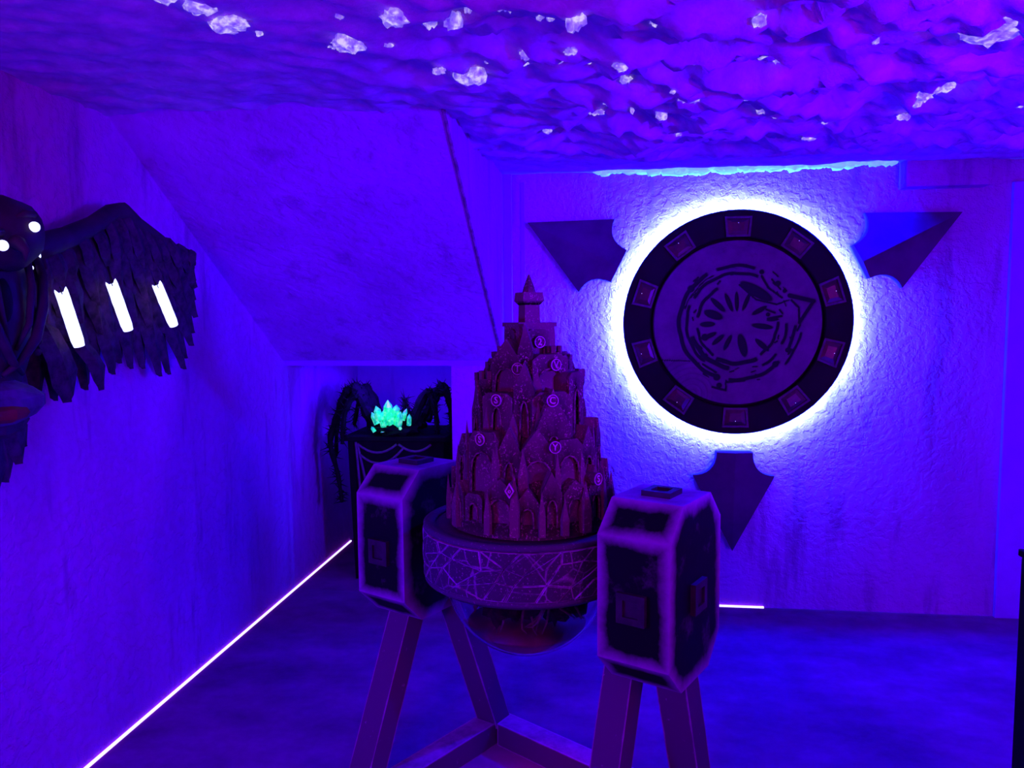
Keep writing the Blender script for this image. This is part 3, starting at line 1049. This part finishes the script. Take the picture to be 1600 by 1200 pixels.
G, F, ST = 'gable', 'flat', 'stepped'
front([(708, 0, 24, 40, 26, G, 0.5), (728, 0, 26, 34, 20, G, 0.5), (750, 0, 34, 32, 8, F, 0.5), (787, -3, 46, 48, 20, G, 0.68), (826, -3, 34, 34, 22, G, 0.5), (860, -3, 30, 48, 30, G, 0.45), (893, -2, 38, 46, 18, G, 0.66), (922, 0, 30, 44, 34, G, 0.55), (946, 4, 24, 48, 28, G, 0.5)],
      0.232, 0.956, 0, 8, 1)
front([(732, 0, 32, 56, 22, G, 0.5), (763, -2, 50, 72, 16, F, 0.80), (800, 2, 38, 52, 40, G, 0.35), (841, 0, 52, 58, 34, G, 0.72), (884, 2, 46, 62, 12, F, 0.72), (913, 2, 36, 56, 34, G, 0.5), (930, 4, 22, 66, 30, G, 0.5)],
      0.206, 1.035, 0, 7, 2)
front([(750, 0, 34, 44, 46, G, 0.4), (783, 0, 50, 66, 8, F, 0.3), (822, -6, 30, 84, 40, G, 0.4), (862, 2, 62, 62, 12, F, 0.72), (897, 2, 34, 92, 8, F, 0.4)],
      0.166, 1.160, 0, 6, 3)
gable(math.asin(33 * PX / 0.19), 0.19, 1.12, 52 * PX, 44 * PX, 58 * PX, 0.05, G, 0.3)
front([(770, 0, 30, 40, 14, ST, 0.4), (795, -4, 48, 62, 30, G, 0.76), (824, 0, 22, 70, 40, G, 0.3), (861, 0, 58, 56, 10, F, 0.78), (889, 2, 26, 50, 12, ST, 0.4)],
      0.130, 1.278, 0, 5, 4)
for px, top, r, z0 in ((702, 1.06, 0.240, 0.93), (722, 1.06, 0.240, 0.93), (770, 1.05, 0.243, 0.93), (808, 1.10, 0.244, 0.93), (846, 1.055, 0.244, 0.93), (878, 1.03, 0.244, 0.93), (908, 1.07, 0.243, 0.93), (936, 1.10, 0.240, 0.95), (951, 1.075, 0.238, 0.95), (960, 1.04, 0.240, 0.95),
                       (722, 1.15, 0.212, 1.03), (738, 1.225, 0.205, 1.03), (781, 1.20, 0.212, 1.03), (820, 1.16, 0.214, 1.03), (868, 1.15, 0.214, 1.03), (903, 1.16, 0.212, 1.03), (922, 1.225, 0.205, 1.03), (933, 1.15, 0.205, 1.03),
                       (768, 1.27, 0.170, 1.15), (806, 1.25, 0.172, 1.15), (842, 1.29, 0.172, 1.15), (885, 1.26, 0.170, 1.15), (812, 1.38, 0.134, 1.27), (840, 1.37, 0.134, 1.27)):
    spire(math.asin(max(-0.99, min(0.99, (px - 830) * PX / r))), r, z0, top, rnd.uniform(0.009, 0.015))
for k in range(14):
    spire(PI + (k - 6.5) * 0.21, 0.236 - 0.03 * (k % 2), 0.95 + 0.08 * (k % 2), 1.06 + 0.1 * (k % 2), 0.012)
for a in (-86, -62, 64, 86, 130, 180, -130):
    turret(dg(a), 0.136, 1.16, 1.342 + rnd.uniform(-0.008, 0.006), 0.019)
for a in (-92, -50, 52, 88, 140, -140):
    turret(dg(a), 0.089, 1.29, 1.412, 0.018, cren=(abs(a) < 60))
# square keep, its shaft and pointed cap
kz0, kz1, kw = 1.365, 1.491, 0.058
g0 = FRONT + dg(24)
k1, k2 = Vector((math.cos(g0), math.sin(g0), 0)), Vector((-math.sin(g0), math.cos(g0), 0))
kc = CC + Vector((0, 0, -CC.z))


def sq(w, z, c=kc):
    return [c + k1 * (a * w) + k2 * (b * w) + Vector((0, 0, z)) for a, b in ((-1, -1), (1, -1), (1, 1), (-1, 1))]


mb = MB().hexa(sq(kw, kz0) + sq(kw * 0.94, kz1 - 0.012))
mb.hexa(sq(kw * 1.02, kz1 - 0.012) + sq(kw * 1.02, kz1))
obj('keep', mb, M_CASTLE, castle)
gable(dg(24), 0.062, 1.40, 0.07, 0.06, 0.012, 0.01, 'flat', 0.5)
gable(dg(-66), 0.062, 1.40, 0.07, 0.06, 0.012, 0.01, 'flat', 0.55)
mb = MB().hexa(sq(0.024, kz1 - 0.005) + sq(0.022, 1.565))
mb.hexa(sq(0.023, 1.540) + sq(0.033, 1.552)).hexa(sq(0.033, 1.552) + sq(0.030, 1.576))
obj('shaft', mb, M_CASTLE, castle)
obj('cap', MB().lathe([(0.020, 1.575), (0.016, 1.590), (0.0008, 1.630)], (CC.x, CC.y, 0), 8), M_CASTLE, castle)
# round carved signs
for ch, px, z, r in (('2', 0.029, 1.436, 0.052), ('T', -0.032, 1.366, 0.118), ('V', 0.072, 1.375, 0.118), ('S', -0.09, 1.282, 0.156), ('C', 0.060, 1.285, 0.186), ('Y', 0.066, 1.162, 0.196),
                     ('S', -0.134, 1.178, 0.196), ('S', 0.182, 1.07, 0.232), ('o', -0.054, 1.056, 0.240)):
    a = math.asin(px / (r + 0.018))
    c, t, o_ = ring_frame(a, r + 0.018, z)
    Mx = Matrix(((t.x, 0, o_.x, c.x), (t.y, 0, o_.y, c.y), (t.z, 1, o_.z, c.z), (0, 0, 0, 1)))
    mb = MB()
    n = 20
    up = Vector((0, 0, 1))
    if ch == 'o':
        outer = [c + t * x + up * y for x, y in ((0, -0.020), (0.013, 0), (0, 0.022), (-0.013, 0))]
        inner = [c + t * x * 0.7 + up * y * 0.7 for x, y in ((0, -0.020), (0.013, 0), (0, 0.022), (-0.013, 0))]
    else:
        outer = [c + (t * math.cos(2 * PI * k / n) + up * math.sin(2 * PI * k / n)) * 0.0165 for k in range(n)]
        inner = [c + (t * math.cos(2 * PI * k / n) + up * math.sin(2 * PI * k / n)) * 0.0145 for k in range(n)]
    sg = obj('carved_sign', MB().prism(outer, -o_ * 0.06), M_CASTLE, castle)
    obj('sign_ring', MB().ring_prism(outer, inner, o_ * 0.003), M_GLYPH, sg)
    text_part('carved_letter', ch, M_GLYPH, sg, Mx @ Matrix.Translation((0, 0, 0.001)), 0.026 if ch != 'o' else 0.016)

# ------------------------------------------------------------------ spider stand in the niche
sx0, sx1, sy0, sy1, st = -1.50, -0.92, 4.19, 4.66, 0.845
ped = thing('black_pedestal', 'black draped pedestal in the dark niche under the green crystals', 'pedestal', ((sx0 + sx1) / 2, 4.42, 0))
obj('body', MB().hexa([(sx0 + 0.03, sy0 + 0.03, 0), (sx1 - 0.03, sy0 + 0.03, 0), (sx1 - 0.03, sy1, 0), (sx0 + 0.03, sy1, 0), (sx0 + 0.01, sy0 + 0.01, st - 0.03), (sx1 - 0.01, sy0 + 0.01, st - 0.03), (sx1 - 0.01, sy1, st - 0.03), (sx0 + 0.01, sy1, st - 0.03)]), M_BLACK, ped)
obj('pedestal_top', MB().box((sx0 - 0.01, sy0 - 0.01, st - 0.03), (sx1 + 0.01, sy1 + 0.01, st)), M_BLACK, ped, bevel=0.006)
M_WEB = mat_flat('web_cord', (0.16, 0.04, 0.18), (0.09, 0.03, 0.12), 30, 0.6, 0.3)
for ax, bx, az, bz, sag in ((-1.43, -1.20, 0.80, 0.80, 0.05), (-1.19, -1.00, 0.80, 0.80, 0.04), (-1.42, -1.16, 0.74, 0.78, 0.07), (-1.44, -1.40, 0.81, 0.20, -0.02), (-1.43, -1.36, 0.80, 0.45, 0.0), (-1.35, -1.20, 0.55, 0.72, 0.04)):
    pts = []
    for k in range(9):
        t = k / 8
        pts.append((ax + (bx - ax) * t, sy0 + 0.002, az + (bz - az) * t - sag * 4 * t * (1 - t)))
    obj('web_cord', MB().tube(pts, 0.0075, 6), M_WEB, ped, smooth=True)
spider = thing('spider_sculpture', 'black spiny spider crouching on the pedestal in the niche', 'sculpture', (-1.25, 4.38, st))
obj('spider_body', MB().ball((-1.24, 4.42, st + 0.055), (0.15, 0.14, 0.058), 20, 12, 0.35, 8, 2).ball((-1.24, 4.30, st + 0.045), (0.08, 0.07, 0.042), 16, 10, 0.3, 8, 4), M_BLACK, spider)
LEGS = [[(-1.373, 4.33, 0.886), (-1.401, 4.27, 0.989), (-1.451, 4.25, 1.108), (-1.513, 4.25, 1.081), (-1.566, 4.25, 0.951), (-1.613, 4.25, 0.801), (-1.565, 4.23, 0.613), (-1.541, 4.22, 0.45)],
        [(-1.384, 4.40, 0.897), (-1.43, 4.38, 1.026), (-1.481, 4.36, 1.115), (-1.552, 4.34, 1.044), (-1.595, 4.33, 0.913), (-1.610, 4.33, 0.70)],
        [(-1.346, 4.28, 0.897), (-1.393, 4.24, 0.989), (-1.437, 4.22, 1.078), (-1.496, 4.19, 0.989), (-1.512, 4.17, 0.80)],
        [(-1.138, 4.28, 0.888), (-1.099, 4.25, 0.973), (-1.03, 4.25, 1.094), (-0.987, 4.25, 0.992), (-0.974, 4.24, 0.849)],
        [(-1.12, 4.36, 0.88), (-1.061, 4.35, 0.991), (-1.004, 4.33, 1.083), (-0.934, 4.31, 1.073), (-0.905, 4.30, 0.956), (-0.893, 4.29, 0.70)],
        [(-1.153, 4.26, 0.917), (-1.155, 4.24, 0.991), (-1.16, 4.23, 1.06)],
        [(-1.10, 4.46, 0.90), (-1.03, 4.48, 1.06), (-0.98, 4.50, 1.10), (-0.93, 4.50, 0.85)],
        [(-1.38, 4.48, 0.90), (-1.44, 4.50, 1.05), (-1.50, 4.52, 1.09), (-1.56, 4.52, 0.86)]]
rnd = random.Random(17)
for pts in LEGS:
    pts = [Vector(p) for p in pts]
    fine = []
    for k in range(len(pts) - 1):              # Catmull-Rom through the joints
        p0, p1, p2, p3 = pts[max(k - 1, 0)], pts[k], pts[k + 1], pts[min(k + 2, len(pts) - 1)]
        for q in range(5):
            t = q / 5
            fine.append(0.5 * ((2 * p1) + (p2 - p0) * t + (2 * p0 - 5 * p1 + 4 * p2 - p3) * t * t + (3 * p1 - p0 - 3 * p2 + p3) * t ** 3))
    fine.append(pts[-1])
    m = len(fine)
    rad = [0.036 * (1 - 0.72 * k / (m - 1)) * (1 + 0.18 * math.sin(k * 1.9)) for k in range(m)]
    mb = MB().tube(fine, rad, 8)
    for k in range(m * 5):                     # bristles
        i = rnd.randrange(m - 1)
        p = fine[i].lerp(fine[i + 1], rnd.random())
        d = Vector((rnd.uniform(-1, 1), rnd.uniform(-1, 0.6), rnd.uniform(-0.8, 1))).normalized()
        ln = rnd.uniform(0.03, 0.07)
        mb.tube([p, p + d * ln], [0.0055, 0.0006], 3)
    obj('leg', mb, M_BLACK, spider)
crys = thing('crystal_cluster', 'glowing green crystal cluster on the back of the black spider', 'crystal', (-1.235, 4.20, 0.86))
obj('dark_rock', MB().ball((-1.232, 4.235, 0.880), (0.105, 0.062, 0.040), 18, 10, 0.8, 9, 5), M_BLACK, crys)
rnd = random.Random(4)


def crystal(base, d, ln, r, n=6):
    d = Vector(d).normalized()
    base = Vector(base)
    mb = MB().tube([base, base + d * ln * 0.68, base + d * ln], [r, r * 0.92, r * 0.06], n)
    return obj('crystal', mb, M_CRYSTAL, crys)


for x, z, tx, ln, r in ((-1.245, 0.95, 0.12, 0.115, 0.027), (-1.205, 0.95, 0.22, 0.085, 0.024), (-1.290, 0.94, -0.2, 0.085, 0.022), (-1.318, 0.91, -0.45, 0.075, 0.018), (-1.265, 0.91, -0.1, 0.085, 0.024), (-1.225, 0.91, 0.05, 0.095, 0.025),
                        (-1.185, 0.91, 0.3, 0.09, 0.022), (-1.30, 0.93, -0.3, 0.06, 0.017), (-1.195, 0.885, 0.25, 0.06, 0.016), (-1.275, 0.885, -0.2, 0.06, 0.017), (-1.325, 0.87, -0.6, 0.035, 0.012), (-1.285, 0.865, -0.2, 0.035, 0.012),
                        (-1.215, 0.868, 0.4, 0.04, 0.014), (-1.19, 0.87, 0.5, 0.035, 0.012), (-1.128, 0.91, 0.15, 0.07, 0.014), (-1.235, 0.93, 0.3, 0.07, 0.02), (-1.17, 0.935, 0.4, 0.07, 0.015)):
    crystal((x, 4.205 + rnd.uniform(-0.03, 0.015), z), (tx, rnd.uniform(-0.45, 0.1), 1), ln, r)
pl = bpy.data.lights.new('crystal_lamp', 'POINT')
pl.color = (0.0, 1.0, 0.35)
pl.energy = 0.25
pl.shadow_soft_size = 0.03
po = bpy.data.objects.new('crystal_lamp', pl)
po.location = (-1.235, 4.10, 0.96)
COL.objects.link(po)

# ------------------------------------------------------------------ winged sculpture on the left wall
bird = thing('winged_sculpture', 'dark winged bird sculpture with glowing eyes hung on the side wall', 'sculpture', (XL, 1.85, 1.5))
BX = -1.62
# wing: arm bone, then three rows of single feathers
ARM = [(2.00, 1.720), (2.061, 1.735), (2.165, 1.770), (2.285, 1.820), (2.377, 1.872), (2.435, 1.885), (2.502, 1.852), (2.611, 1.820), (2.729, 1.782), (2.846, 1.760)]
TIPS = [(2.060, 1.270), (2.127, 1.265), (2.197, 1.345), (2.267, 1.285), (2.344, 1.379), (2.407, 1.325), (2.457, 1.36), (2.507, 1.338), (2.59, 1.333), (2.68, 1.298), (2.752, 1.300), (2.848, 1.314), (2.875, 1.356), (2.912, 1.405), (2.936, 1.456), (2.951, 1.521), (2.956, 1.591), (2.948, 1.668), (2.925, 1.73)]


def along(pts, t):
    x = t * (len(pts) - 1)
    k = min(int(x), len(pts) - 2)
    f = x - k
    return (pts[k][0] * (1 - f) + pts[k + 1][0] * f, pts[k][1] * (1 - f) + pts[k + 1][1] * f)


def feather(b, t, w, x0, mirror, curl=0.02, x1=None):
    """one leaf-shaped feather with a raised shaft, from base b to tip t, both (y, z)"""
    b, t = Vector((0, b[0], b[1])), Vector((0, t[0], t[1]))
    d = t - b
    ln = d.length
    d.normalize()
    s = Vector((0, -d.z, d.y))
    vs, fs = [], []
    prof = ((0.0, 0.30), (0.15, 0.75), (0.4, 1.0), (0.68, 0.98), (0.86, 0.72), (0.96, 0.36), (1.0, 0.04))
    for q, (u, k) in enumerate(prof):
        p = b + d * (ln * u)
        x = x0 + ((x1 - x0) * u if x1 is not None else 0) + curl * math.sin(u * PI)
        hw = w * k
        jag = 0.12 * w if q % 2 else -0.06 * w
        for off, dx in ((-hw - jag * (0 < q < 6), -0.007), (0, 0.004), (hw + jag * (0 < q < 6), -0.007), (0, -0.012)):
            c = p + s * off
            y = c.y if not mirror else 2 * 1.84 - c.y
            vs.append((x + dx, y, c.z))
    for q in range(len(prof) - 1):
        for i in range(4):
            j = (i + 1) % 4
            fs.append((4 * q + i, 4 * q + j, 4 * q + 4 + j, 4 * q + 4 + i))
    fs += [(0, 1, 2, 3), (24, 25, 26, 27)]
    return MB().add(vs, fs)


for mirror in (False, True):
    rnd = random.Random(9)

    def my(y):
        return 2 * 1.84 - y if mirror else y
    pts = [(BX - 0.01, my(y), z - 0.012) for y, z in ARM]
    wing = obj('wing', MB().tube(pts, [0.042, 0.040, 0.034, 0.030, 0.029, 0.032, 0.030, 0.026, 0.022, 0.014], 10), M_BIRD, bird, smooth=True)
    n1 = len(TIPS)
    for k, tip in enumerate(TIPS):
        t = k / (n1 - 1)
        b = along(ARM, 0.02 + 0.96 * t)
        b = (b[0] * 0.8 + tip[0] * 0.2, b[1] * 0.8 + tip[1] * 0.2)
        obj('feather', feather(b, tip, 0.040 + 0.008 * rnd.random(), BX - 0.055 + 0.008 * (k % 2), mirror), M_FEATHER, wing)
    for row, (n2, frac, w, dx) in enumerate(((15, 0.74, 0.036, -0.035), (15, 0.52, 0.032, -0.018), (14, 0.31, 0.028, -0.002))):
        for k in range(n2):
            t = (k + 0.5) / n2
            b, tip = along(ARM, t), along(TIPS, t)
            lean = 0.03
            tip = (b[0] + (tip[0] - b[0]) * frac + rnd.uniform(-0.012, 0.012) + lean * frac, b[1] + (tip[1] - b[1]) * frac + rnd.uniform(-0.014, 0.014))
            obj('feather', feather(b, tip, w + 0.006 * rnd.random(), BX + dx + 0.006 * (k % 2), mirror, 0.018), M_FEATHER, wing)
    # one broad hanging plume close to the body and a curled one
    obj('feather', feather((my(2.03) if not mirror else 2.03, 1.50), (2.125, 1.262), 0.055, BX + 0.0, mirror, 0.02), M_FEATHER, wing)
    obj('feather', feather((2.16, 1.46), (2.285, 1.285), 0.034, BX - 0.005, mirror, 0.03), M_FEATHER, wing)
# body, hollow chest framed by two ribs, and the tail
obj('torso', MB().ball((-1.648, 1.84, 1.52), (0.088, 0.15, 0.27), 24, 16, 0.12, 6, 3), M_BIRD, bird, smooth=True)
hol = obj('hollow', MB().ball((-1.585, 1.83, 1.555), (0.035, 0.030, 0.075), 16, 10), M_BLACK, bird, smooth=True)
for s in (1, -1):
    rim = [(-1.60, 1.84 + s * 0.150, 1.700), (-1.565, 1.84 + s * 0.130, 1.63), (-1.545, 1.84 + s * 0.098, 1.545), (-1.54, 1.84 + s * 0.06, 1.46), (-1.55, 1.84 + s * 0.015, 1.40), (-1.565, 1.84 - s * 0.035, 1.365)]
    obj('rib', MB().tube(rim, [0.010, 0.013, 0.015, 0.014, 0.011, 0.006], 8), M_BIRD, bird, smooth=True)
    rim = [(-1.56, 1.84 + s * 0.07, 1.69), (-1.545, 1.84 + s * 0.062, 1.60), (-1.545, 1.84 + s * 0.045, 1.50), (-1.56, 1.84 + s * 0.01, 1.43)]
    obj('rib', MB().tube(rim, [0.007, 0.010, 0.009, 0.005], 8), M_BIRD, bird, smooth=True)
# head: domed skull with brow, two lit eyes and a beak
HC = Vector((-1.575, 1.825, 1.735))
head = obj('head', MB().ball(HC, (0.105, 0.118, 0.098), 24, 16, 0.1, 5, 7), M_BIRD, bird, smooth=True)
for s, (ex, ey, ez) in ((1, (-1.468, 1.829, 1.747)), (-1, (-1.470, 1.722, 1.690))):
    obj('eye', MB().ball((ex, ey, ez), 0.0135, 14, 9), M_EYE, head, smooth=True)
    obj('brow', MB().tube([(ex - 0.02, ey - 0.035, ez + 0.022), (ex - 0.012, ey - 0.015, ez + 0.032), (ex - 0.012, ey + 0.012, ez + 0.034), (ex - 0.035, ey + 0.04, ez + 0.022)], [0.005, 0.010, 0.010, 0.004], 7), M_BIRD, head, smooth=True)
obj('beak', MB().tube([(-1.51, 1.785, 1.715), (-1.475, 1.782, 1.70), (-1.455, 1.780, 1.680), (-1.458, 1.779, 1.655)], [0.022, 0.018, 0.010, 0.002], 9), M_BIRD, head, smooth=True)
for k in range(2):
    obj('bead', MB().ball(((-1.585, 1.985 - 0.03 * k, 1.688 - 0.035 * k)), (0.006, 0.005, 0.012 - 0.006 * k), 8, 6), M_EYE, bird)
for k in range(9):
    z = 1.66 - 0.03 * k
    obj('chain_bead', MB().ball((-1.58, 2.00 - 0.006 * k, z), 0.010, 8, 6), M_FEATHER, bird, smooth=True)
# perch stone in the claws and tail feathers below it
stone = obj('perch_stone', MB().ball((-1.60, 1.80, 1.292), (0.095, 0.165, 0.062), 11, 7, 0.16, 7, 1.3), M_PERCH, bird)
obj('red_face', MB().ball((-1.535, 1.765, 1.270), (0.042, 0.080, 0.024), 9, 6, 0.15, 6, 2), M_REDSTONE, stone)
obj('stone_base', MB().ball((-1.63, 1.80, 1.235), (0.075, 0.150, 0.044), 10, 6, 0.15, 6, 4.4), M_BIRD, stone)
rnd = random.Random(2)
for k, (y, z) in enumerate(((1.985, 1.150), (1.955, 1.105), (1.91, 1.06), (1.86, 1.04), (1.80, 1.03), (1.74, 1.05), (1.70, 1.09))):
    obj('tail_feather', feather((1.84 + (y - 1.84) * 0.4, 1.27), (y, z), 0.036, -1.66 + 0.008 * (k % 2), False, 0.015), M_FEATHER, bird)
# three glowing candles that lean on the wing
for (y1, z1, y0, z0), lab in (((2.062, 1.602, 2.116, 1.431), 'tall glowing candle on the wing nearest the bird head'),
                              ((2.292, 1.636, 2.356, 1.475), 'middle glowing candle leaning on the dark wing'),
                              ((2.542, 1.640, 2.624, 1.488), 'glowing candle leaning near the outer end of the wing')):
    p0, p1 = Vector((-1.575, y0, z0)), Vector((-1.585, y1, z1))
    d = (p1 - p0).normalized()
    a = d.cross(Vector((1, 0, 0))).normalized()
    c = d.cross(a)
    cd = thing('glowing_candle', lab, 'candle', p0, 'candles on the wing')
    n, r = 18, 0.0178
    vs, fs = [], []
    ln = (p1 - p0).length
    for q in range(9):
        for i in range(n):
            g = 2 * PI * i / n
            u = q / 8 * (ln - 0.012)
            rr = r * (1 + 0.05 * noise.noise(Vector((math.cos(g) * 3, math.sin(g) * 3, q * 1.3 + y0))))
            if q == 0:
                rr *= 0.86
            if q == 8:                          # molten crown with two horns
                u += 0.016 * max(0, math.cos(g * 2 + 0.6)) ** 2 - 0.004
            vs.append(p0 + d * u + (a * math.cos(g) + c * math.sin(g)) * rr)
    for i in range(n):
        g = 2 * PI * i / n
        vs.append(p0 + d * (ln - 0.022) + (a * math.cos(g) + c * math.sin(g)) * r * 0.6)
    for q in range(9):
        for i in range(n):
            j = (i + 1) % n
            fs.append((q * n + i, q * n + j, (q + 1) * n + j, (q + 1) * n + i))
    fs += [tuple(range(n)), tuple(9 * n + i for i in range(n))]
    obj('wax', MB().add(vs, fs), M_CANDLE, cd, smooth=True)
    obj('wick', MB().tube([p0 + d * (ln - 0.024), p0 + d * (ln + 0.004)], 0.0014, 6), M_BLACK, cd)

# ------------------------------------------------------------------ black cabinet at the edge of the frame
cab = thing('black_cabinet', 'tall black cabinet edge standing at the right of the room', 'cabinet', (1.20, 1.62, 0))
obj('body', MB().box((0.957, 1.35, 0.0), (1.42, 1.90, 0.935)), M_BLACK, cab, bevel=0.006)
obj('cabinet_top', MB().box((0.953, 1.345, 0.935), (1.425, 1.905, 0.952)), M_BLACK, cab, bevel=0.003)
obj('cabinet_door', MB().box((0.985, 1.336, 0.08), (1.395, 1.35, 0.90)), M_BLACK, cab, bevel=0.003)
